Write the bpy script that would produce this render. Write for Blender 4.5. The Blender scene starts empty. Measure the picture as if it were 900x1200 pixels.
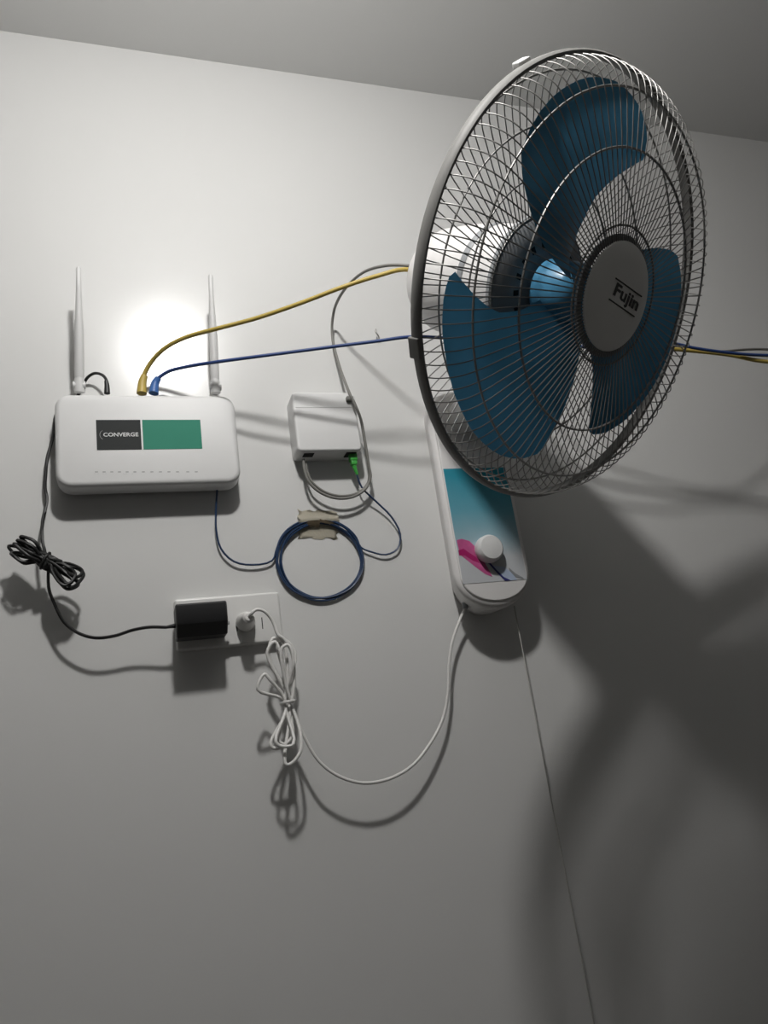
import bpy, bmesh, math, random
from mathutils import Vector, Matrix
random.seed(4)
scene = bpy.context.scene
C = scene.collection

# ------------------------------------------------------------------ camera
FPX, YAW, PITCH, ROLL = 899.4, math.radians(19.59), math.radians(16.88), math.radians(-8.35)
CAM = Vector((0.0, -0.90, 1.55))
FWD = Vector((math.sin(YAW)*math.cos(PITCH), math.cos(YAW)*math.cos(PITCH), math.sin(PITCH)))
_r = Vector((math.cos(YAW), -math.sin(YAW), 0)); _u = _r.cross(FWD)
RGT = _r*math.cos(ROLL) + _u*math.sin(ROLL)
UPV = -_r*math.sin(ROLL) + _u*math.cos(ROLL)
cd = bpy.data.cameras.new('camera'); cam = bpy.data.objects.new('camera', cd); C.objects.link(cam)
cd.sensor_fit = 'HORIZONTAL'; cd.sensor_width = 36.0; cd.lens = FPX/900*36.0; cd.clip_start = 0.02
cam.matrix_world = Matrix(((RGT.x, UPV.x, -FWD.x, CAM.x), (RGT.y, UPV.y, -FWD.y, CAM.y), (RGT.z, UPV.z, -FWD.z, CAM.z), (0, 0, 0, 1)))
scene.camera = cam

# ------------------------------------------------------------------ light, exposure
w = bpy.data.worlds.new('world'); scene.world = w; w.use_nodes = True
w.node_tree.nodes['Background'].inputs[0].default_value = (0.02, 0.02, 0.022, 1)
w.node_tree.nodes['Background'].inputs[1].default_value = 0.2
scene.view_settings.view_transform = 'Standard'; scene.view_settings.look = 'None'
scene.view_settings.exposure = 0.0; scene.view_settings.gamma = 1.0
scene.view_settings.use_curve_mapping = False
LAMP = Vector((0.1030, -0.6435, 1.55+0.884)); LAMP_STRENGTH = 540.0
CEIL = 1.55+1.013

# ------------------------------------------------------------------ helpers
def ray(px, py): return RGT*((px-450)/FPX) - UPV*((py-600)/FPX) + FWD
def at(px, py, dl=0.0):
    """pixel -> the point that lies dl metres in front of the wall"""
    r = ray(px, py); return CAM + r*((-dl - CAM.y)/r.y)
def path(pts): return [at(*p) for p in pts]
def swing(pts, k=1.09): return [(x, y, d*k if d > .04 else d) for x, y, d in pts]

def mat(name, col, rough=0.5, metal=0.0, spec=0.5, var=0.06, scale=30.0, bump=0.0, bscale=200.0, coat=0.0, trans=0.0):
    m = bpy.data.materials.new(name); m.use_nodes = True
    nt = m.node_tree; n = nt.nodes; b = n['Principled BSDF']
    tc = n.new('ShaderNodeTexCoord'); nz = n.new('ShaderNodeTexNoise'); nz.inputs['Scale'].default_value = scale
    nz.inputs['Detail'].default_value = 4
    nt.links.new(tc.outputs['Object'], nz.inputs['Vector'])
    cr = n.new('ShaderNodeMixRGB'); nt.links.new(nz.outputs['Fac'], cr.inputs['Fac'])
    cr.inputs['Color1'].default_value = (*[c*(1-var) for c in col], 1)
    cr.inputs['Color2'].default_value = (*[min(1, c*(1+var)) for c in col], 1)
    nt.links.new(cr.outputs[0], b.inputs['Base Color'])
    b.inputs['Roughness'].default_value = rough; b.inputs['Metallic'].default_value = metal
    b.inputs['Specular IOR Level'].default_value = spec; b.inputs['Coat Weight'].default_value = coat
    if bump:
        n2 = n.new('ShaderNodeTexNoise'); n2.inputs['Scale'].default_value = bscale; n2.inputs['Detail'].default_value = 3
        nt.links.new(tc.outputs['Object'], n2.inputs['Vector'])
        bp = n.new('ShaderNodeBump'); bp.inputs['Strength'].default_value = bump; bp.inputs['Distance'].default_value = 0.001
        nt.links.new(n2.outputs['Fac'], bp.inputs['Height']); nt.links.new(bp.outputs[0], b.inputs['Normal'])
    if trans:
        t = n.new('ShaderNodeBsdfTranslucent'); nt.links.new(cr.outputs[0], t.inputs['Color'])
        mx = n.new('ShaderNodeMixShader'); mx.inputs[0].default_value = trans
        nt.links.new(b.outputs[0], mx.inputs[1]); nt.links.new(t.outputs[0], mx.inputs[2])
        nt.links.new(mx.outputs[0], n['Material Output'].inputs['Surface'])
    return m
def srgb(r, g, b):
    f = lambda c: (c/255/12.92) if c/255 <= .04045 else ((c/255+.055)/1.055)**2.4
    return (f(r), f(g), f(b))

M = {}
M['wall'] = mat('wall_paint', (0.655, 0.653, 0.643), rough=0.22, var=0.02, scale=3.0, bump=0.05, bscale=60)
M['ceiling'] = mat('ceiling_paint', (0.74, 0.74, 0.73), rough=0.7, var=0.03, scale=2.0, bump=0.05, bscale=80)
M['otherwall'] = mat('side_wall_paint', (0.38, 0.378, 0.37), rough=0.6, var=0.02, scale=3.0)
M['floor'] = mat('floor_tile', (0.16, 0.15, 0.14), rough=0.4, var=0.1, scale=6.0)
M['white'] = mat('white_plastic', (0.67, 0.668, 0.662), rough=0.45, var=0.015, scale=60)
M['fanwhite'] = mat('fan_white_plastic', (0.72, 0.705, 0.695), rough=0.35, var=0.02, scale=40)
M['badge'] = mat('badge_plastic', (0.80, 0.80, 0.78), rough=0.45, var=0.02, scale=40)
M['plate'] = mat('outlet_plastic', (0.68, 0.675, 0.66), rough=0.3, var=0.02, scale=60)
M['wire'] = mat('grille_wire', (0.26, 0.255, 0.245), rough=0.45, var=0.08, scale=90, metal=0.6)
M['rim'] = mat('grille_rim', (0.20, 0.197, 0.188), rough=0.55, spec=0.3, var=0.06, scale=40)
M['blade'] = mat('blue_blade', (0.080, 0.275, 0.43), rough=0.3, var=0.08, scale=14, trans=0.45)
M['hub'] = mat('blue_hub', (0.07, 0.25, 0.42), rough=0.3, var=0.05, scale=20)
M['greyplate'] = mat('grey_plate', (0.25, 0.26, 0.27), rough=0.5, var=0.06, scale=40)
M['black'] = mat('black_plastic', (0.010, 0.010, 0.011), rough=0.45, var=0.2, scale=60)
M['blackcord'] = mat('black_rubber', (0.012, 0.012, 0.012), rough=0.5, var=0.2, scale=80)
M['dark'] = mat('dark_hole', (0.004, 0.004, 0.004), rough=0.8, var=0.1)
M['yellow'] = mat('yellow_cable', (0.46, 0.34, 0.075), rough=0.5, var=0.08, scale=60)
M['blue'] = mat('blue_cable', (0.022, 0.055, 0.19), rough=0.5, var=0.08, scale=60)
M['bluefib'] = mat('blue_fiber', (0.018, 0.045, 0.11), rough=0.4, var=0.08, scale=60)
M['boot'] = mat('blue_boot', (0.04, 0.13, 0.38), rough=0.45, var=0.08, scale=60)
M['greycab'] = mat('grey_cable', (0.20, 0.195, 0.18), rough=0.5, var=0.1, scale=60)
M['whitecord'] = mat('white_cord', (0.72, 0.71, 0.69), rough=0.45, var=0.04, scale=60)
M['green'] = mat('green_connector', (0.05, 0.36, 0.055), rough=0.4, var=0.06, scale=80)
M['lab_dark'] = mat('label_dark', (0.030, 0.033, 0.033), rough=0.6, spec=0.15, var=0.06, scale=60)
M['lab_green'] = mat('label_green', (0.030, 0.225, 0.150), rough=0.6, spec=0.2, var=0.03, scale=30)
M['ink_white'] = mat('ink_white', (0.62, 0.62, 0.62), rough=0.5, var=0.03)
M['ink_grey'] = mat('ink_grey', (0.36, 0.36, 0.36), rough=0.5, var=0.05)
M['ink_black'] = mat('ink_black', (0.02, 0.02, 0.02), rough=0.5, var=0.05)
M['pink'] = mat('ink_pink', (0.50, 0.09, 0.25), rough=0.4, var=0.25, scale=90)
M['deeppink'] = mat('ink_deep_pink', (0.36, 0.012, 0.12), rough=0.4, var=0.15, scale=90)
M['navy'] = mat('ink_navy', (0.03, 0.03, 0.16), rough=0.4, var=0.15, scale=90)
M['paleblue'] = mat('ink_pale_blue', (0.40, 0.47, 0.60), rough=0.4, var=0.1, scale=60)
M['tape'] = mat('masking_tape', (0.64, 0.60, 0.50), rough=0.75, var=0.1, scale=50, bump=0.3, bscale=300)
M['brown'] = mat('aged_tape', (0.34, 0.27, 0.18), rough=0.7, var=0.2, scale=120, bump=0.3, bscale=300)
M['string'] = mat('pull_string', (0.42, 0.41, 0.39), rough=0.7, var=0.05)
M['metal'] = mat('nickel', (0.45, 0.44, 0.42), rough=0.35, metal=1.0, var=0.05)
gm = mat('bulb_glow', (0.9, 0.9, 0.88), rough=0.5)
gb = gm.node_tree.nodes['Principled BSDF']
gb.inputs['Emission Color'].default_value = (1.0, 0.985, 0.962, 1); gb.inputs['Emission Strength'].default_value = LAMP_STRENGTH
M['bulb'] = gm

WM = {}                         # world matrices of everything made here
def obj(name, me, m=None, parent=None, Mw=None):
    if isinstance(me, bmesh.types.BMesh):
        bm = me; me = bpy.data.meshes.new(name); bm.normal_update(); bm.to_mesh(me); bm.free()
    o = bpy.data.objects.new(name, me); C.objects.link(o)
    if m is not None and not me.materials: me.materials.append(M[m])
    Mw = Mw or Matrix.Identity(4); WM[o] = Mw
    if parent is not None:
        o.parent = parent; o.matrix_basis = WM[parent].inverted() @ Mw
    else: o.matrix_basis = Mw
    return o
def thing(name, loc, label, cat, group=None):
    o = bpy.data.objects.new(name, None); C.objects.link(o); o.empty_display_size = 0.02
    o.location = loc; WM[o] = Matrix.Translation(loc)
    return tag(o, label, cat, group)
def tag(o, label, cat, group=None):
    o['label'] = label; o['category'] = cat
    if group: o['group'] = group
    return o
def structure(o): o['kind'] = 'structure'; return o
def smooth(bm, ang=40):
    for f in bm.faces: f.smooth = True
    lim = math.radians(ang)
    for e in bm.edges:
        if len(e.link_faces) == 2 and e.calc_face_angle(0) > lim: e.smooth = False
    return bm
def loft(rings, cap0=True, cap1=True, closed=True, ang=40):
    bm = bmesh.new(); vs = [[bm.verts.new(p) for p in r] for r in rings]
    n = len(rings[0])
    for a, b in zip(vs, vs[1:]):
        for i in range(n if closed else n-1):
            j = (i+1) % n; bm.faces.new((a[i], a[j], b[j], b[i]))
    if cap0: bm.faces.new(vs[0][::-1])
    if cap1: bm.faces.new(vs[-1])
    bmesh.ops.recalc_face_normals(bm, faces=bm.faces[:])
    return smooth(bm, ang)
def box(x0, x1, y0, y1, z0, z1, bev=0.0):
    bm = bmesh.new(); bmesh.ops.create_cube(bm, size=1)
    for v in bm.verts: v.co = ((x0+x1)/2+v.co.x*(x1-x0), (y0+y1)/2+v.co.y*(y1-y0), (z0+z1)/2+v.co.z*(z1-z0))
    if bev: bmesh.ops.bevel(bm, geom=bm.edges[:], offset=bev, segments=3, affect='EDGES', profile=0.5); smooth(bm, 50)
    return bm
def merge(*bms):
    out = bmesh.new()
    for b in bms:
        me = bpy.data.meshes.new('t'); b.to_mesh(me); b.free(); out.from_mesh(me); bpy.data.meshes.remove(me)
    return out
def rrect(x0, x1, z0, z1, r, seg=8):
    """rounded rectangle outline in the wall plane (x, z)"""
    pts = []
    for cx, cz, a0 in ((x1-r, z1-r, 0), (x0+r, z1-r, 90), (x0+r, z0+r, 180), (x1-r, z0+r, 270)):
        for k in range(seg+1):
            a = math.radians(a0+90*k/seg); pts.append((cx+r*math.cos(a), cz+r*math.sin(a)))
    return pts
def inset(pts, d):
    n = len(pts); out = []
    for i in range(n):
        a, b = Vector(pts[i-1]), Vector(pts[(i+1) % n]); t = (b-a)
        t = t.normalized() if t.length > 1e-9 else Vector((1, 0)); out.append((pts[i][0]-t.y*d, pts[i][1]+t.x*d))
    return out
def slab(outline, yb, yf, bev=0.004, back=0.0, seg=5):
    """plate standing on the wall: outline (x,z), from depth yb to yf, front edge rounded by bev"""
    rings = []
    if back: rings.append([(x, -yb, z) for x, z in inset(outline, back)]); rings.append([(x, -yb-back, z) for x, z in outline])
    else: rings.append([(x, -yb, z) for x, z in outline])
    for k in range(seg+1):
        a = math.pi/2*k/seg
        o = inset(outline, bev*(1-math.cos(a))); rings.append([(x, -(yf-bev+bev*math.sin(a)), z) for x, z in o])
    return loft(rings, ang=45)
def crom(pts, sub):
    P = [Vector(p) for p in pts]; P = [P[0]*2-P[1]] + P + [P[-1]*2-P[-2]]; out = []
    for i in range(1, len(P)-2):
        p0, p1, p2, p3 = P[i-1:i+3]
        t0 = 0; t1 = max(1e-6, (p1-p0).length**.5); t2 = t1+max(1e-6, (p2-p1).length**.5); t3 = t2+max(1e-6, (p3-p2).length**.5)
        for k in range(sub):
            t = t1+(t2-t1)*k/sub
            A1 = p0*((t1-t)/(t1-t0))+p1*((t-t0)/(t1-t0)); A2 = p1*((t2-t)/(t2-t1))+p2*((t-t1)/(t2-t1)); A3 = p2*((t3-t)/(t3-t2))+p3*((t-t2)/(t3-t2))
            B1 = A1*((t2-t)/(t2-t0))+A2*((t-t0)/(t2-t0)); B2 = A2*((t3-t)/(t3-t1))+A3*((t-t1)/(t3-t1))
            out.append(B1*((t2-t)/(t2-t1))+B2*((t-t1)/(t2-t1)))
    out.append(P[-2]); return out
def tube(pts, r, sides=8, sub=8, closed=False, scale2=1.0):
    """round tube through pts; r is a number or a list along the resampled path"""
    P = crom(pts, sub) if sub > 1 else [Vector(p) for p in pts]
    n = len(P); rings = []; prev = None
    for i, p in enumerate(P):
        if closed: t = P[(i+1) % n]-P[i-1]
        else: t = P[min(i+1, n-1)]-P[max(i-1, 0)]
        t.normalize()
        if prev is None: nrm = t.orthogonal().normalized()
        else: nrm = (prev-t*prev.dot(t)).normalized()
        prev = nrm; bi = t.cross(nrm)
        rr = r if not isinstance(r, (list, tuple)) else r[0]+(r[1]-r[0])*i/(n-1)
        rings.append([p+(nrm*math.cos(2*math.pi*k/sides)+bi*math.sin(2*math.pi*k/sides))*rr for k in range(sides)])
    if closed: rings.append(rings[0]); 
    bm = loft(rings, cap0=not closed, cap1=not closed, ang=60)
    if closed: bmesh.ops.remove_doubles(bm, verts=bm.verts[:], dist=1e-6)
    return bm
def lathe(prof, seg=48, M4=None, ang=35):
    """profile (r, h) about local z"""
    bm = bmesh.new(); rings = []
    for r, h in prof:
        if r < 1e-6: rings.append([bm.verts.new((0, 0, h))])
        else: rings.append([bm.verts.new((r*math.cos(2*math.pi*k/seg), r*math.sin(2*math.pi*k/seg), h)) for k in range(seg)])
    for a, b in zip(rings, rings[1:]):
        for k in range(seg):
            j = (k+1) % seg
            if len(a) == 1 and len(b) == 1: continue
            if len(a) == 1: bm.faces.new((a[0], b[j], b[k]))
            elif len(b) == 1: bm.faces.new((a[k], a[j], b[0]))
            else: bm.faces.new((a[k], a[j], b[j], b[k]))
    bmesh.ops.recalc_face_normals(bm, faces=bm.faces[:])
    if M4 is not None: bmesh.ops.transform(bm, matrix=M4, verts=bm.verts[:])
    return smooth(bm, ang)
def frame(o, zax, xhint=Vector((1, 0, 0))):
    z = Vector(zax).normalized(); x = (xhint-z*xhint.dot(z)).normalized(); y = z.cross(x)
    return Matrix(((x.x, y.x, z.x, o[0]), (x.y, y.y, z.y, o[1]), (x.z, y.z, z.z, o[2]), (0, 0, 0, 1)))
def text_mesh(s, size, bold=0.0):
    cu = bpy.data.curves.new('t', 'FONT'); cu.body = s; cu.size = size; cu.align_x = 'CENTER'; cu.align_y = 'CENTER'
    cu.resolution_u = 3; cu.extrude = 0.00012; cu.offset = bold
    t = bpy.data.objects.new('t', cu); C.objects.link(t); bpy.context.view_layer.update()
    me = bpy.data.meshes.new_from_object(t); bpy.data.objects.remove(t); me.materials.clear(); return me
def flat(pts, y, th=0.0003):
    """thin print or film on a surface facing the room; pts (x,z)"""
    return loft([[(x, -y, z) for x, z in pts], [(x, -y-th, z) for x, z in pts]])

# ------------------------------------------------------------------ the room
X0, X1, Y0 = -1.55, 1.85, -2.9
structure(obj('wall_back', box(X0-.1, X1+.1, 0, .1, 0, CEIL), 'wall'))
structure(obj('ceiling', box(X0-.1, X1+.1, Y0-.1, .1, CEIL, CEIL+.1), 'ceiling'))
structure(obj('floor', box(X0-.1, X1+.1, Y0-.1, .1, -.1, 0), 'floor'))
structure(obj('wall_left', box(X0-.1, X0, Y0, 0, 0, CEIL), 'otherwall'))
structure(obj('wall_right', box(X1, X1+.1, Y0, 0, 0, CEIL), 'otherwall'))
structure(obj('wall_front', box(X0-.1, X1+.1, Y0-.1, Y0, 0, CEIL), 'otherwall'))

# the bare bulb that lights the room, in its ceiling socket
lamp = thing('ceiling_lamp', (LAMP.x, LAMP.y, CEIL), 'bare white bulb in a white ceiling socket', 'lamp')
LM = Matrix.Translation(LAMP)
obj('bulb_dome', lathe([(0, -.031), (.012, -.0295), (.022, -.023), (.029, -.012), (.031, 0), (.030, .008)], 32), 'bulb', lamp, LM)
obj('bulb_body', lathe([(.0302, .008), (.029, .02), (.022, .045), (.017, .062), (.014, .066), (.014, .085), (0, .085)], 32), 'white', lamp, LM)
obj('socket', lathe([(.019, .075), (.024, .078), (.026, .105), (.045, .115), (.05, CEIL-LAMP.z), (0, CEIL-LAMP.z)], 32), 'white', lamp, LM)

# ------------------------------------------------------------------ router
Z = 1.55
rx0, rx1, rz0, rz1 = -0.0705, 0.1350, Z+0.3235, Z+0.4390
router = thing('router', (0.032, 0, rz0), 'white wireless router with two upright antennas and a grey and green label', 'router')
ro = rrect(rx0, rx1, rz0, rz1, 0.017)
obj('body', slab(ro, 0.007, 0.0355, bev=0.006, back=0.002), 'white', router)
for fxp in (-.02, .08): obj('mounting_foot', box(fxp-.01, fxp+.01, -.0075, 0, rz0+.05, rz0+.07), 'white', router)
def antenna(base, tip):
    b, t = Vector(base), Vector(tip); ax = (t-b).normalized()
    L = (t-b).length; Fm = frame(b, ax)
    prof = [(0, .012), (.0052, .012), (.0056, .02), (.0054, L*.45), (.0042, L*.62), (.0031, L*.8), (.0028, L-.002), (.0018, L), (0, L)]
    a = obj('antenna', lathe(prof, 16, Fm, ang=60), 'white', router)
    h = merge(lathe([(0, -.006), (.0062, -.006), (.0062, .006), (.0045, .014), (0, .014)], 16, Fm),
              lathe([(0, -.007), (.005, -.007), (.005, .007), (0, .007)], 16, frame(b+ax*.002, (1, 0, 0), Vector((0, 1, 0)))))
    obj('hinge', h, 'white', a)
antenna(at(93, 454, .022), at(92, 313, .055))
antenna(at(252.5, 455, .022), at(246.5, 322, .052))
lb = lambda px, py: (at(px, py, .0357).x, at(px, py, .0357).z)
lz1, lz0 = Z+.4052, Z+.3674
ldx0, ldx1, lgx0, lgx1 = -.0262, .0228, .0248, .0918
lab = obj('label_panel', flat([(ldx0, lz0), (ldx1, lz0), (ldx1, lz1), (ldx0, lz1)], .0355), 'lab_dark', router)
lab['label'] = 'dark grey half of the label with white lettering'
tm = text_mesh('CONVERGE', .0068, .00012)
xs = [v.co.x for v in tm.vertices]; tw = max(xs)-min(xs)
TM = Matrix.Translation((.0005, -.0359, Z+.3862)) @ Matrix.Rotation(math.pi/2, 4, 'X') @ Matrix.Diagonal((.0385/tw, 1, 1, 1))
obj('lettering', tm, 'ink_white', lab, TM)
arc = [Vector((-.0165+.006*math.cos(math.radians(a)), -.0359, Z+.3862+.0062*math.sin(math.radians(a)))) for a in range(120, 245, 20)]
obj('emblem', tube(arc, .00035, 6, 2), 'ink_grey', lab)
g = obj('label_panel', flat([(lgx0, lz0), (lgx1, lz0), (lgx1, lz1), (lgx0, lz1)], .0355), 'lab_green', router); g['label'] = 'green half of the label'
leds = []
for k, px in enumerate((113, 122, 131, 140, 149, 158, 168, 178, 188, 198, 208, 220, 230)):
    c = at(px, 553-.01*k, .0355)
    leds.append(flat([(c.x-.0016, c.z-.0006), (c.x+.0016, c.z-.0006), (c.x+.0016, c.z+.0006), (c.x-.0016, c.z+.0006)], .0355, .0002))
obj('status_icons', merge(*leds), 'ink_grey', router)
leds = []
for px in (111, 115, 121, 124, 145, 148, 155):
    c = at(px, 555, .0355)
    leds.append(flat([(c.x-.0008, c.z-.0008), (c.x+.0008, c.z-.0008), (c.x+.0008, c.z+.0008), (c.x-.0008, c.z+.0008)], .0355, .0003))
obj('status_lights', merge(*leds), 'ink_white', router)
def port(cx, y0, y1, wd): obj('port', box(cx-wd/2, cx+wd/2, -y1, -y0, rz1-.006, rz1+.0006), 'dark', router)
for px, wd in ((125, .010), (166, .0145), (180, .0145)): port(at(px, 461, .021).x, .014, .028, wd)

# ------------------------------------------------------------------ network cables
def cable(name, pts, r, m, label, cat='cable', sides=8, sub=10):
    o = obj(name, tube(path(pts) if len(pts[0]) == 3 and isinstance(pts[0], tuple) else pts, r, sides, sub), m)
    return tag(o, label, cat)
HB = [(520, 345, .115), (570, 376, .095), (605, 392, .110), (640, 398, .140), (690, 400, .151)]
ye = thing('network_cable', at(166, 461, .021), 'yellow network cable running from the router to behind the fan', 'cable')
yp = path(swing([(167, 452, .021), (168, 442, .022), (176, 426, .030), (192, 409, .043), (216, 396, .060), (255, 385, .083), (300, 373, .101), (350, 356, .124), (400, 337, .146), (440, 324, .157), (478, 316, .163)]
          + HB + [(750, 409, .152), (785, 409, .155), (815, 411.5, .158), (855, 416, .163), (900, 424, .168)]))
obj('cord', tube(yp + [Vector((1.5, -.24, yp[-1].z-.02)), Vector((1.848, -.25, yp[-1].z-.01))], .0027, 10, 8), 'yellow', ye)
obj('boot', tube(path([(166, 461, .021), (167, 448, .0212), (169.5, 440, .0225)]), [.0062, .0040], 12, 4), 'yellow', ye)
be = thing('network_cable', at(180, 461, .021), 'blue network cable running from the router to behind the fan', 'cable')
bp = path(swing([(181, 452, .021), (184, 445, .022), (196, 436, .029), (220, 429.5, .045), (255, 424, .064), (300, 418, .080), (350, 411.5, .093), (400, 405, .106), (440, 400, .116), (478, 395, .124)]
          + [(520, 396, .110), (570, 402, .098), (605, 406, .116), (640, 408, .146), (690, 406, .160), (750, 403, .163), (785, 402, .166), (815, 408, .168), (855, 413.5, .170), (900, 416.5, .172)]))
obj('cord', tube(bp + [Vector((1.5, -.235, bp[-1].z)), Vector((1.848, -.25, bp[-1].z+.03))], .0021, 10, 8), 'blue', be)
obj('boot', tube(path([(180, 461, .021), (182, 449, .0212), (186, 442.5, .024)]), [.0062, .0036], 12, 4), 'boot', be)

# ------------------------------------------------------------------ fibre terminal box
ox0, ox1, oz0, oz1 = 0.2075, 0.2915, Z+.3630, Z+.4450
ont = thing('fiber_terminal_box', ((ox0+ox1)/2, 0, oz0), 'small square white fibre terminal box with a green plug in its underside', 'terminal box')
oo = rrect(ox0, ox1, oz0, oz1, .006)
obj('body', slab(oo, 0.0, .034, bev=.003), 'white', ont)
obj('cover_lip', slab(rrect(ox0+.003, ox1-.003, oz1-.0222, oz1-.0212, .0004, 2), .030, .0343, bev=.0002), 'white', ont)
obj('cable_port', box(.2170, .2300, -.027, -.015, oz0-.0006, oz0+.004), 'dark', ont)
obj('socket', box(.2720, .2850, -.028, -.012, oz0-.0008, oz0+.004), 'dark', ont)

# fibre patch cable: green plug, coil on the wall, lead into the router
fib = thing('fiber_patch_cable', (0.2275, 0, Z+.18), 'thin blue fibre patch cable coiled in a ring under masking tape', 'cable')
gx = at(414, 540, .020)
obj('plug', merge(box(gx.x-.0048, gx.x+.0048, -.0248, -.0155, oz0-.0095, oz0+.003, .0008),
                  box(gx.x-.0038, gx.x+.0038, -.0240, -.0163, oz0-.0150, oz0-.009, .0006)), 'green', fib)
gtop = Vector((gx.x, -.020, oz0-.014))
obj('plug_boot', tube([gtop, gtop+Vector((.001, 0, -.006)), gtop+Vector((.003, 0, -.014))], [.0035, .0017], 10, 3), 'green', fib)
cc = Vector((.2275, 0, Z+.2308)); fp = []
start = path([(418, 556, .020), (424, 571, .016), (441, 588, .010), (459, 606, .008), (469, 626, .007), (466, 643, .006), (452, 650, .0055), (436, 647, .005)])
a0 = math.radians(12); N = 5*24+11
for k in range(0, N):
    a = a0 + 2*math.pi*k/24
    tw_ = k/24
    rr = .0505 + .0024*math.sin(tw_*2.4+.6) + .0010*math.sin(3*a+tw_)
    fp.append(Vector((cc.x+(rr+.0025)*math.cos(a)+.0012*math.sin(tw_*1.7), -.0035-.0011*math.sin(tw_*5.1)-.0008, cc.z+(rr-.001)*math.sin(a)+.0016*math.cos(tw_*2.1))))
end = path([(319, 657, .005), (296, 662, .0055), (274, 658, .006), (259, 643, .007), (253.5, 622, .008), (253, 598, .010), (254.5, 574, .017)])
obj('cord', tube(start + fp + end, .00125, 6, 3), 'bluefib', fib)

# strip of masking tape over the top of the coil
tape = thing('masking_tape', (.231, 0, Z+.265), 'yellowed masking tape strip holding the cable coil on the wall', 'tape')
def patch(c, wd, ht, nx, nz, lift, jag, rot, bulge_z, bulge_s):
    bm = bmesh.new(); g = []
    for j in range(nz+1):
        row = []
        for i in range(nx+1):
            u, v = i/nx-.5, j/nz-.5
            x, z = u*wd, v*ht
            if i in (0, nx): x += random.uniform(-jag, jag)
            if j in (0, nz): z += random.uniform(-jag, jag)
            x, z = x*math.cos(rot)-z*math.sin(rot), x*math.sin(rot)+z*math.cos(rot)
            y = .0006+lift*math.exp(-((c[1]+z-bulge_z)/bulge_s)**2)+random.uniform(0, .0003)
            row.append(bm.verts.new((c[0]+x, -y, c[1]+z)))
        g.append(row)
    for j in range(nz):
        for i in range(nx): bm.faces.new((g[j][i], g[j][i+1], g[j+1][i+1], g[j+1][i]))
    bmesh.ops.solidify(bm, geom=bm.faces[:], thickness=.0003)
    return smooth(bm, 60)
c1 = at(374, 615, .003)
obj('strip', patch((c1.x-.001, c1.z+.001), .050, .036, 10, 12, .0066, .0020, -.10, cc.z+.0505, .006), 'tape', tape)
obj('folded_end', merge(patch((c1.x-.008, c1.z+.0010), .016, .007, 5, 4, .0082, .0009, -.05, cc.z+.0505, .009),
                        patch((c1.x+.009, c1.z+.0015), .019, .0035, 5, 4, .0082, .0006, -.32, cc.z+.0500, .009)), 'brown', tape)

# grey drop cable: behind the fan, down past the terminal box, looped into its underside
gp = path(swing([(900, 409.5, .108), (868, 410, .118), (845, 412, .128), (815, 410, .142), (785, 406, .152), (750, 403, .152), (690, 393, .146), (640, 388, .132), (605, 376, .103), (570, 358, .088), (520, 326, .112), (500, 316, .148), (480, 311.5, .160), (455, 311, .146), (430, 317, .120), (412, 330, .090), (398, 348, .055), (391, 366, .026), (389, 384, .012), (391, 404, .010), (398, 430, .016), (406, 452, .030), (411, 464, .039), (416, 474, .0405)])
           + [(421, 492, .036), (428, 520, .030), (432, 545, .024), (434, 560, .021), (428, 573, .019), (414, 582, .019), (396, 584, .020), (377, 578, .020), (363, 566, .021), (357, 551, .021), (355.5, 538, .021)])
gp = [Vector((1.848, -.05, gp[0].z+.03)), Vector((1.5, -.06, gp[0].z+.01))] + gp
# run down the outer right edge of the box
dc = thing('drop_cable', gp[-1], 'grey fibre drop cable arching from behind the fan down to the terminal box', 'cable')
for q in gp[26:29]: q.x = max(q.x, ox1+.0030)
obj('cord', tube(gp, .0019, 8, 7), 'greycab', dc)
lp2 = path([(433, 551, .020), (431, 566, .0165), (418, 578, .0155), (398, 581, .0160), (380, 576, .016), (366, 565, .017), (360, 552, .0175), (358.5, 541, .018)])
obj('spare_loop', tube(lp2, .0016, 8, 6), 'greycab', dc)
kk = at(411, 466, .0405)
obj('cable_clip', slab(rrect(kk.x-.0050, kk.x+.0042, kk.z-.0030, kk.z+.0032, .0012, 3), .034, .0395, bev=.001), 'greycab', dc)

# small hook in the wall
hk = at(440, 396, 0)
tag(obj('wall_hook', tube([hk+Vector((.003, 0, -.004)), hk+Vector((.003, -.006, -.004)), hk+Vector((.0005, -.010, -.002)), hk+Vector((-.0022, -.011, .003)), hk+Vector((-.0015, -.0105, .0075))], .0011, 8, 5), 'metal'),
    'tiny grey hook in the wall just above the blue cable', 'hook')

# ------------------------------------------------------------------ outlet
px0, px1, pz0, pz1 = .0500, .1705, at(260, 758, .011).z, at(260, 698, .011).z
outlet = thing('wall_outlet', ((px0+px1)/2, 0, pz0), 'white rectangular wall outlet with two plugs in it', 'outlet')
obj('plate', slab(rrect(px0, px1, pz0, pz1, .004), 0, .011, bev=.003), 'plate', outlet)
for cx in (at(277, 727, .011).x, at(307, 727, .011).x):
    obj('socket_slot', box(cx-.0005, cx+.0005, -.0114, -.0105, Z+.1500, Z+.1635), 'dark', outlet)

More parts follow.
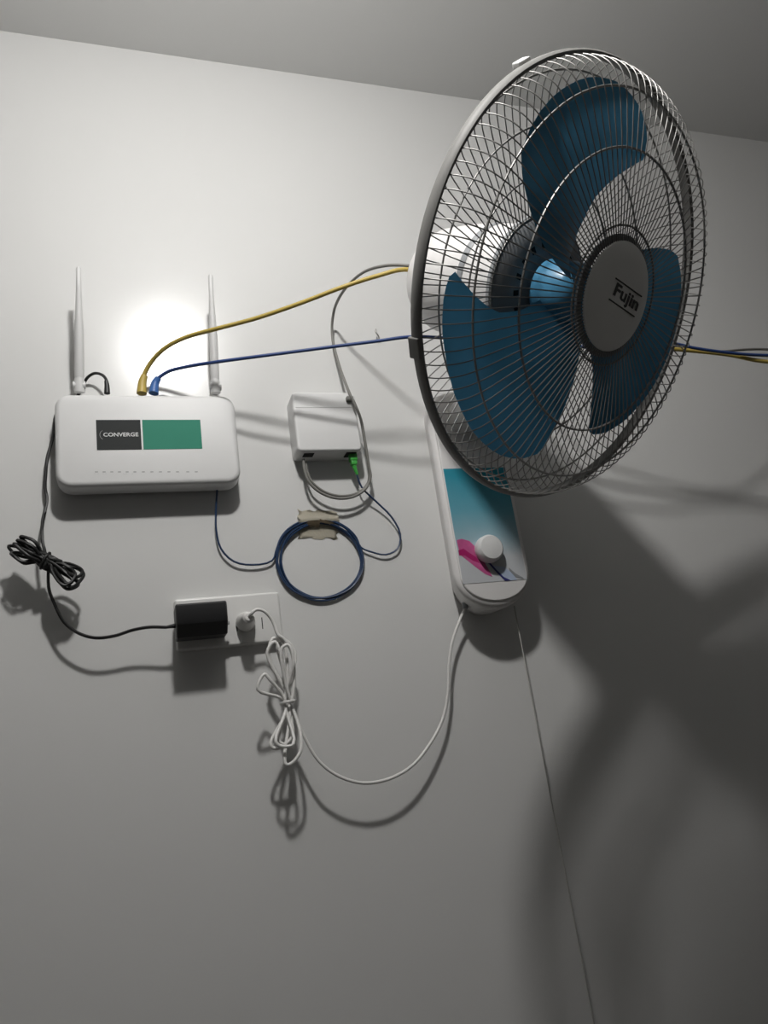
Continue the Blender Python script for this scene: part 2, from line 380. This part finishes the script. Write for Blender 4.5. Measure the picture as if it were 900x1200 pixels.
# ------------------------------------------------------------------ power adapter with black cord
ax0, ax1, az0, az1 = .0485, .1033, Z+.1435, Z+.1775
ad = thing('power_adapter', ((ax0+ax1)/2, -.02, az0), 'black power adapter plugged into the outlet, its cord tied in a bundle', 'power adapter')
prof = [(-.0150, az0), (-.042, az0-.0005), (-.0555, az0+.0115), (-.0565, az0+.015), (-.0565, az1-.002), (-.0550, az1), (-.0150, az1)]
rings = []
for x, k in ((ax0, .0012), (ax0+.0012, 0), (ax1-.0012, 0), (ax1, .0012)):
    cy = -.035; cz = (az0+az1)/2
    rings.append([(x, y+(cy-y)*k/.0125, z+(cz-z)*k/.0175) for y, z in prof])
obj('body', loft(rings, ang=25), 'black', ad)
obj('prong', merge(box(.069, .0705, -.0160, -.0080, Z+.154, Z+.161), box(.0815, .083, -.0160, -.0080, Z+.154, Z+.161)), 'metal', ad)
obj('side_stub', box(ax1-.0005, ax1+.0045, -.030, -.027, Z+.1555, Z+.1590, .0006), 'ink_grey', ad)
sr = at(204, 733.5, .034)
obj('strain_relief', tube([Vector((ax0+.001, -.034, sr.z)), Vector((ax0-.004, -.034, sr.z-.0002)), Vector((ax0-.010, -.034, sr.z-.0008))], [.0030, .0016], 10, 3), 'black', ad)
tie = at(53, 657, .034)
up = path([(125, 451, .021), (124, 444, .021), (119, 439, .019), (111, 437.5, .015), (103, 442, .010), (97, 452, .0035), (88, 468, .003), (72, 478, .003), (65, 488, .004), (63, 508, .006), (59.5, 522, .008), (55.5, 536, .009), (53.5, 556, .009), (53, 572, .009), (55, 584, .010), (53, 597, .013), (50, 610, .017), (49.5, 632, .026)])
dn = path([(57, 688, .030), (64, 708, .028), (75, 729, .027), (92, 742, .027), (112, 747.5, .028), (135, 745, .029), (155, 738.5, .031), (175, 735, .033), (193, 734, .034)])
dn[-1] = Vector((ax0-.0095, -.034, sr.z-.0008))
# the bundle: loops thrown alternately to upper left and lower right of the tie
loopends = [((10, 640), (28, 660)), ((24, 629), (40, 634)), ((16, 637), (34, 652)), ((20, 633), (38, 640)), ((96, 668), (90, 676)), ((98, 672), (84, 688)), ((92, 684), (78, 690)), ((72, 658), (60, 655)), ((85, 680), (74, 686)), ((13, 648), (26, 658)), ((88, 672), (80, 684)), ((22, 640), (36, 648))]
order = [0, 4, 1, 5, 2, 6, 3, 8, 9, 10, 11, 5, 2, 8, 3, 7, 1, 10, 11, 6, 9, 4]
bun = [tie]
for n, i in enumerate(order):
    (axp, ayp), (bxp, byp) = loopends[i]
    dl = .030+.014*((n*37) % 10)/10
    A, B = at(axp, ayp, dl), at(bxp, byp, dl+.004)
    j = Vector((random.uniform(-.0025, .0025), random.uniform(-.004, .004), random.uniform(-.0025, .0025)))
    prp = Vector((B.x-A.x, 0, B.z-A.z))
    bun += [tie.lerp(A, .5)+j-prp*.12, A, A.lerp(B, .5)+(A.lerp(B, .5)-tie)*.06, B, tie.lerp(B, .45)+j*.5+prp*.05]
    q_ = random.uniform(-.0075, .0075); l_ = random.uniform(-.004, .004)
    bun.append(tie+Vector((.52*q_+.85*l_, random.uniform(-.006, .005), .85*q_-.52*l_)))
obj('cord', tube(up + bun + dn, .0018, 6, 5), 'blackcord', ad)
obj('cord_tie', tube([tie+Vector((.0050*math.cos(t), -.0085*math.sin(t), .0085*math.cos(t))) for t in [2*math.pi*k/14 for k in range(14)]], .0012, 6, 1, closed=True), 'blackcord', ad)
obj('barrel_plug', tube(path([(125.5, 461, .021), (125.3, 452, .021), (124.5, 446.5, .021)]), [.0036, .0024], 12, 3), 'black', ad)

# ------------------------------------------------------------------ wall fan
FA = Vector((.35951, -.74253, -.56517)).normalized()                 # where the fan faces
FC = Vector((.4401, -.3238, Z+.4106))                               # centre of the grille rim
fx = -(FA.cross(Vector((0, 0, 1)))).normalized(); fy = FA.cross(fx)
FM = Matrix(((fx.x, fy.x, FA.x, FC.x), (fx.y, fy.y, FA.y, FC.y), (fx.z, fy.z, FA.z, FC.z), (0, 0, 0, 1)))
FS = .212/.22
FM = FM @ Matrix.Scale(FS, 4)
FMI = FM.inverted()
def fan_at(px, py, h):
    """pixel -> point of the fan's own plane at height h on its axis"""
    r = ray(px, py); o = FC+FA*h*FS; p = CAM + r*((o-CAM).dot(FA)/r.dot(FA)); return FMI @ p
bx, bz0, bz1, bw = .4325, Z+.1425, Z+.440, .0532
fan = thing('wall_fan', (bx, 0, bz0), 'white wall fan with blue blades in a round wire cage', 'fan')
def stadium(x, z0, z1, hw, flatb=.9, n=20):
    pts = []
    for k in range(n+1):
        a = math.pi*k/n; pts.append((x+hw*math.cos(a), z1-hw*.6+hw*.6*math.sin(a)))
    for k in range(n+1):
        a = math.pi+math.pi*k/n; pts.append((x+hw*math.cos(a), z0+hw*flatb+hw*flatb*math.sin(a)))
    return pts
so = stadium(bx, bz0, bz1, bw)
def narrow(bm, k0, y1):
    for v in bm.verts:
        t = min(1, max(0, -v.co.y/y1)); v.co.x = bx+(v.co.x-bx)*(k0+(1-k0)*t)
    return bm
obj('back_plate', narrow(slab(inset(so, .0020), 0, .016, bev=.003), .68, .050), 'fanwhite', fan)
obj('base', narrow(slab(so, .013, .0545, bev=.010, seg=6), .68, .050), 'fanwhite', fan)
fp_o = stadium(bx, bz0+.0085, bz1-.01, .0460, .72)
obj('front_panel', slab(fp_o, .052, .0565, bev=.002), 'fanwhite', fan)
# printed sheet
sx0, sx1, sz0, sz1 = bx-.0445, bx+.0432, Z+.1750, Z+.3260
st = obj('printed_panel', slab([(sx1, sz1), (sx0, sz1), (sx0, sz0), (sx1, sz0)], .056, .0570, bev=.0001, seg=1), None, fan)
st['label'] = 'teal to grey printed panel with a pink swirl'
pm = bpy.data.materials.new('printed_gradient'); pm.use_nodes = True; nt = pm.node_tree; b = nt.nodes['Principled BSDF']
tc = nt.nodes.new('ShaderNodeTexCoord'); sp = nt.nodes.new('ShaderNodeSeparateXYZ'); nt.links.new(tc.outputs['Object'], sp.inputs[0])
mr = nt.nodes.new('ShaderNodeMapRange'); mr.inputs['From Min'].default_value = sz0; mr.inputs['From Max'].default_value = sz1
nz = nt.nodes.new('ShaderNodeTexNoise'); nz.inputs['Scale'].default_value = 25; nt.links.new(tc.outputs['Object'], nz.inputs['Vector'])
ad1 = nt.nodes.new('ShaderNodeMath'); ad1.operation = 'MULTIPLY_ADD'; ad1.inputs[1].default_value = .02
nt.links.new(nz.outputs['Fac'], ad1.inputs[0]); nt.links.new(sp.outputs['Z'], ad1.inputs[2]); nt.links.new(ad1.outputs[0], mr.inputs['Value'])
cr = nt.nodes.new('ShaderNodeValToRGB'); nt.links.new(mr.outputs[0], cr.inputs['Fac']); nt.links.new(cr.outputs[0], b.inputs['Base Color'])
el = cr.color_ramp.elements
el[0].position = 0.0; el[0].color = (.52, .53, .55, 1); el[1].position = 1.0; el[1].color = (.035, .27, .36, 1)
for pos, c in ((.28, (.50, .52, .54, 1)), (.45, (.30, .44, .50, 1)), (.68, (.13, .36, .45, 1))):
    e = cr.color_ramp.elements.new(pos); e.color = c
b.inputs['Roughness'].default_value = .25
st.data.materials.append(pm)
def stx(px, py): p = at(px, py, .057); return (min(max(p.x, sx0), sx1), min(max(p.z, sz0), sz1))
def print_(name, pxs, m, y): obj(name, flat([stx(*q) for q in pxs], y, .0002), m, st)
print_('pink_swirl', [(535, 633), (541, 631.5), (550, 634), (556, 640), (562, 648), (567, 658), (573, 668), (577, 676), (569, 673), (558, 665), (548, 657), (539, 650)], 'pink', .0570)
print_('deep_pink_swirl', [(537, 645), (543, 643), (550, 648), (558, 653), (562, 660), (554, 657), (545, 651), (538, 651)], 'deeppink', .0572)
print_('blue_swirl', [(566, 655), (574, 662), (582, 671), (592, 682), (599, 683), (590, 676), (581, 667), (573, 658)], 'navy', .0572)
print_('pale_swirl', [(578, 663), (590, 664), (600, 671), (606, 680), (606, 683), (596, 683), (588, 675)], 'paleblue', .0570)
print_('green_swirl', [(596, 665), (604, 672), (613, 677), (614, 679), (604, 676), (597, 669)], 'greyplate', .0572)
kc = at(573.5, 643, .065)
kn = obj('speed_knob', lathe([(0, 0), (.0165, 0), (.0175, .004), (.0170, .012), (.0145, .0155), (.008, .0165), (0, .017)], 40, frame((kc.x, -.0570, kc.z), (0, -1, 0))), 'white', fan)
obj('cord_grommet', lathe([(0, 0), (.0045, 0), (.0035, .007), (0, .007)], 14, frame((bx-.030, -.022, bz0+.0150), (-.25, -.05, -1))), 'greyplate', fan)
# pull cord
pc0, pc1 = at(612, 762, .024), at(697, 1200, .024)
pcx = (pc0.x+pc1.x)/2
obj('pull_cord', tube([Vector((pcx, -.024, bz0+.006)), Vector((pcx, -.024, Z-.1)), Vector((pcx, -.024, Z-.40))], .0008, 6, 4), 'string', fan)
# arm and swivel
piv = FC+FA*(-.100)
obj('arm', tube([Vector((bx, -.030, Z+.395)), Vector((bx, -.075, Z+.398)), Vector((bx-.002, -.125, Z+.402)), Vector((piv.x+.003, -.17, Z+.412)), Vector((piv.x, -.198, Z+.437)), Vector((piv.x, -.208, Z+.468))], [.026, .020], 18, 6), 'fanwhite', fan)
obj('swivel_collar', lathe([(0, 0), (.027, 0), (.029, .004), (.029, .018), (.026, .022), (0, .022)], 32, frame((piv.x, -.206, Z+.428), (0, -.15, 1))), 'fanwhite', fan)
# motor
mh = obj('motor_housing', lathe([(0, -.052), (.060, -.052), (.066, -.056), (.068, -.075), (.068, -.11), (.066, -.15), (.0615, -.185), (.052, -.206), (.038, -.220), (.020, -.228), (0, -.231)], 48), 'fanwhite', fan, FM)
obj('trim_band', lathe([(.0685, -.098), (.0692, -.099), (.0692, -.106), (.068, -.107)], 48), 'greyplate', mh, FM)
rp = obj('rear_plate', lathe([(0, -.036), (.055, -.036), (.070, -.041), (.078, -.047), (.078, -.051), (0, -.0515)], 48), 'greyplate', fan, FM)
slot = None
for k in range(18):
    a = 2*math.pi*k/18
    Mw = FM @ Matrix.Rotation(a, 4, 'Z')
    if slot is None: slot = obj('vent_slot', box(.044, .0515, -.0028, .0028, -.0375, -.0357), 'dark', rp, Mw); sm = slot.data
    else: obj('vent_slot', sm, None, rp, Mw)
# rotor
obj('hub', lathe([(0, .020), (.012, .0195), (.022, .017), (.029, .011), (.032, .003), (.033, -.020), (.033, -.030), (0, -.030)], 40), 'hub', fan, FM)
def lerp_tab(tab, v):
    for (a, fa), (b_, fb) in zip(tab, tab[1:]):
        if v <= b_: return fa+(fb-fa)*max(0, (v-a)/(b_-a))
    return tab[-1][1]
LEAD = [(.030, -14), (.06, -12), (.09, -9), (.125, -3), (.160, 3), (.185, 10), (.20, 18)]
TRAIL = [(.030, 66), (.06, 64), (.10, 69), (.13, 77), (.150, 82), (.180, 88.5), (.20, 90)]
RT = [(0, .172), (.06, .183), (.15, .192), (.3, .1975), (.5, .1985), (.75, .1945), (.88, .1880), (.95, .1810), (1, .171)]
def blade_mesh():
    bm = bmesh.new(); g = []; nu, nv = 22, 18
    for j in range(nv+1):
        row = []
        for i in range(nu+1):
            s = i/nu; v = j/nv
            r = .030+v*(lerp_tab(RT, s)-.030)
            th = lerp_tab(LEAD, r)+(lerp_tab(TRAIL, r)-lerp_tab(LEAD, r))*s
            wdt = .021 - .003*(r/.2)
            h = wdt*(1-1.8*s) + .006*math.sin(math.pi*s)*(r/.2) - .002 + .014*s*(r/.2)
            ph = math.radians(180-th)
            row.append(bm.verts.new((r*math.cos(ph), r*math.sin(ph), h)))
        g.append(row)
    for j in range(nv):
        for i in range(nu): bm.faces.new((g[j][i], g[j][i+1], g[j+1][i+1], g[j+1][i]))
    bmesh.ops.solidify(bm, geom=bm.faces[:], thickness=.0018)
    bmesh.ops.recalc_face_normals(bm, faces=bm.faces[:])
    return smooth(bm, 50)
bl = None
for k in range(3):
    Mw = FM @ Matrix.Rotation(math.radians(-(23+120*k)), 4, 'Z')
    if bl is None: bl = obj('blade', blade_mesh(), 'blade', fan, Mw)
    else: obj('blade', bl.data, None, fan, Mw)
# cage
def ring(R, h, r, n=120, sides=6):
    return tube([Vector((R*math.cos(2*math.pi*k/n), R*math.sin(2*math.pi*k/n), h)) for k in range(n)], r, sides, 1, closed=True)
NW = 108
FRONT = [(.2185, .003), (.2150, .017), (.2050, .032), (.188, .0405), (.160, .0455), (.137, .0485), (.09, .0525), (.050, .0545)]
REAR = [(.2185, -.003), (.2120, -.013), (.1985, -.024), (.165, -.032), (.115, -.040), (.074, -.046)]
def grille(name, prof, rings, label):
    gobj = obj(name, merge(*[ring(R, h, r) for R, h, r in rings]), 'wire', fan, FM)
    me = None
    pts = [Vector((r, 0, h)) for r, h in prof]
    for k in range(NW):
        Mw = FM @ Matrix.Rotation(2*math.pi*(k+(.5 if name == 'rear_grille' else 0))/NW, 4, 'Z')
        if me is None: me = obj('wire', tube(pts, .00064, 6, 4), 'wire', gobj, Mw).data
        else: obj('wire', me, None, gobj, Mw)
    gobj['label'] = label
    return gobj
fg = grille('front_grille', FRONT, [(.1885, .0390, .0012), (.137, .0470, .0013), (.068, .0525, .0011)], 'domed front half of the wire cage')
rg = grille('rear_grille', REAR, [(.2075, -.0155, .0011), (.163, -.0315, .0011), (.116, -.0388, .0011), (.0755, -.0455, .0014)], 'back half of the wire cage')
rim = obj('rim', lathe([(.2175, -.0050), (.2210, -.0064), (.2228, -.0040), (.2232, 0), (.2228, .0040), (.2210, .0064), (.2175, .0050), (.2175, -.0050)], 120), 'rim', fan, FM)
for (px, py), sz, m in (((620, 77), .008, 'white'), ((488, 408), .010, 'rim')):
    q = fan_at(px, py, 0); ang = math.atan2(q.y, q.x)
    obj('rim_clip', box(.2170, .2262 if m == 'white' else .2242, -sz, sz, -.0125 if m == 'white' else -.0085, -.003 if m == 'white' else .0056, .0015), m, fan, FM @ Matrix.Rotation(ang, 4, 'Z'))
bd = obj('badge', lathe([(0, .0610), (.020, .0605), (.038, .0592), (.049, .0575), (.0530, .0560), (.0538, .0545), (.0525, .0530), (0, .0525)], 64), 'badge', fan, FM)
obj('badge_rim', lathe([(.0535, .0525), (.0600, .0515), (.0600, .0490), (.0535, .0490)], 64), 'greyplate', fan, FM)
l1a, l1b = fan_at(721.5, 326, .0605), fan_at(751.5, 347.5, .0605)
l2a, l2b = fan_at(713.5, 350.5, .0605), fan_at(743, 371, .0605)
ta, tb = fan_at(718.5, 339.5, .0605), fan_at(748, 361, .0605)
tdir = (tb-ta); tang = math.atan2(tdir.y, tdir.x)
tm = text_mesh('Fujin', .020, .0006)
xs = [v.co.x for v in tm.vertices]; ys = [v.co.y for v in tm.vertices]
tm.transform(Matrix.Translation((-(max(xs)+min(xs))/2, -(max(ys)+min(ys))/2, 0)))
gap = abs((l1a-l2a).dot(Vector((-math.sin(tang), math.cos(tang), 0))))
sxx = tdir.length*.93/(max(xs)-min(xs)); syy = gap*.80/(max(ys)-min(ys))
mid = (ta+tb)*.5
obj('lettering', tm, 'ink_black', bd, FM @ Matrix.Translation((mid.x, mid.y, .0610)) @ Matrix.Rotation(tang, 4, 'Z') @ Matrix.Diagonal((sxx, syy, 1, 1)))
for p, q in ((l1a, l1b), (l2a, l2b)):
    p.z = q.z = .0608
    obj('lettering_bar', tube([p, q], .00075, 6, 1), 'ink_black', bd, FM)
# power cord of the fan: plug, tied bundle, hanging lead to the base
plx = at(291.5, 723, .043)
pcord = [Vector((bx-.0315, -.022, bz0+.0090))] + path([(538, 729, .020), (530, 752, .019), (526, 780, .018), (525, 810, .018), (519, 842, .019), (503, 873, .023), (482, 898, .027), (455, 913, .030), (425, 917.5, .031), (396, 909, .032), (373, 891, .033), (358, 866, .034), (347, 842, .035)])
tie2 = at(337, 823, .036)
LO = [((317, 872), (322, 877), (340, 868)), ((327, 868), (333, 872), (343, 862)), ((334, 894), (339, 896), (353, 878)), ((323, 868), (328, 874), (344, 872))]
HI = [((346, 765), (334, 750), (325, 752)), ((315, 768), (320, 748), (331, 752)), ((330, 770), (322, 752), (313, 765)), ((302, 808), (310, 790), (316, 796)), ((344, 775), (338, 756), (330, 760))]
bn = [tie2]
for n in range(5):
    dl = .034+.004*n
    if n < 5:
        a_, b_, c_ = [at(*q, dl) for q in HI[n]]
        bn += [a_, b_, c_, tie2+Vector((random.uniform(-.004, .004), -.002*n+.003, random.uniform(-.002, .002)))]
    if n < 4:
        a_, b_, c_ = [at(*q, .040+.005*n) for q in LO[n]]
        bn += [a_, b_, c_, tie2+Vector((random.uniform(-.004, .004), -.002*n+.003, random.uniform(-.002, .002)))]
tail = path([(345, 790, .040), (341, 762, .041), (332, 748, .042), (326, 744, .042), (319, 727, .042), (309, 716, .045), (300, 714.5, .047)]) + [Vector((plx.x+.003, -.0470, plx.z+.003)), Vector((plx.x, -.0415, plx.z))]
cordo = obj('power_cord', tube(pcord + bn + tail, .0019, 8, 5), 'whitecord', fan)
obj('cord_tie', tube([tie2+Vector((.0075*math.cos(t), -.0095*math.sin(t), .0006*math.cos(t))) for t in [2*math.pi*k/14 for k in range(14)]], .0018, 6, 1, closed=True), 'whitecord', cordo)
pl = merge(lathe([(0, 0), (.0105, 0), (.0112, .003), (.0105, .010), (.0080, .020), (.0065, .030), (.004, .032), (0, .032)], 28, frame((plx.x, -.0112, plx.z), (0, -1, 0))))
obj('plug', pl, 'whitecord', fan)
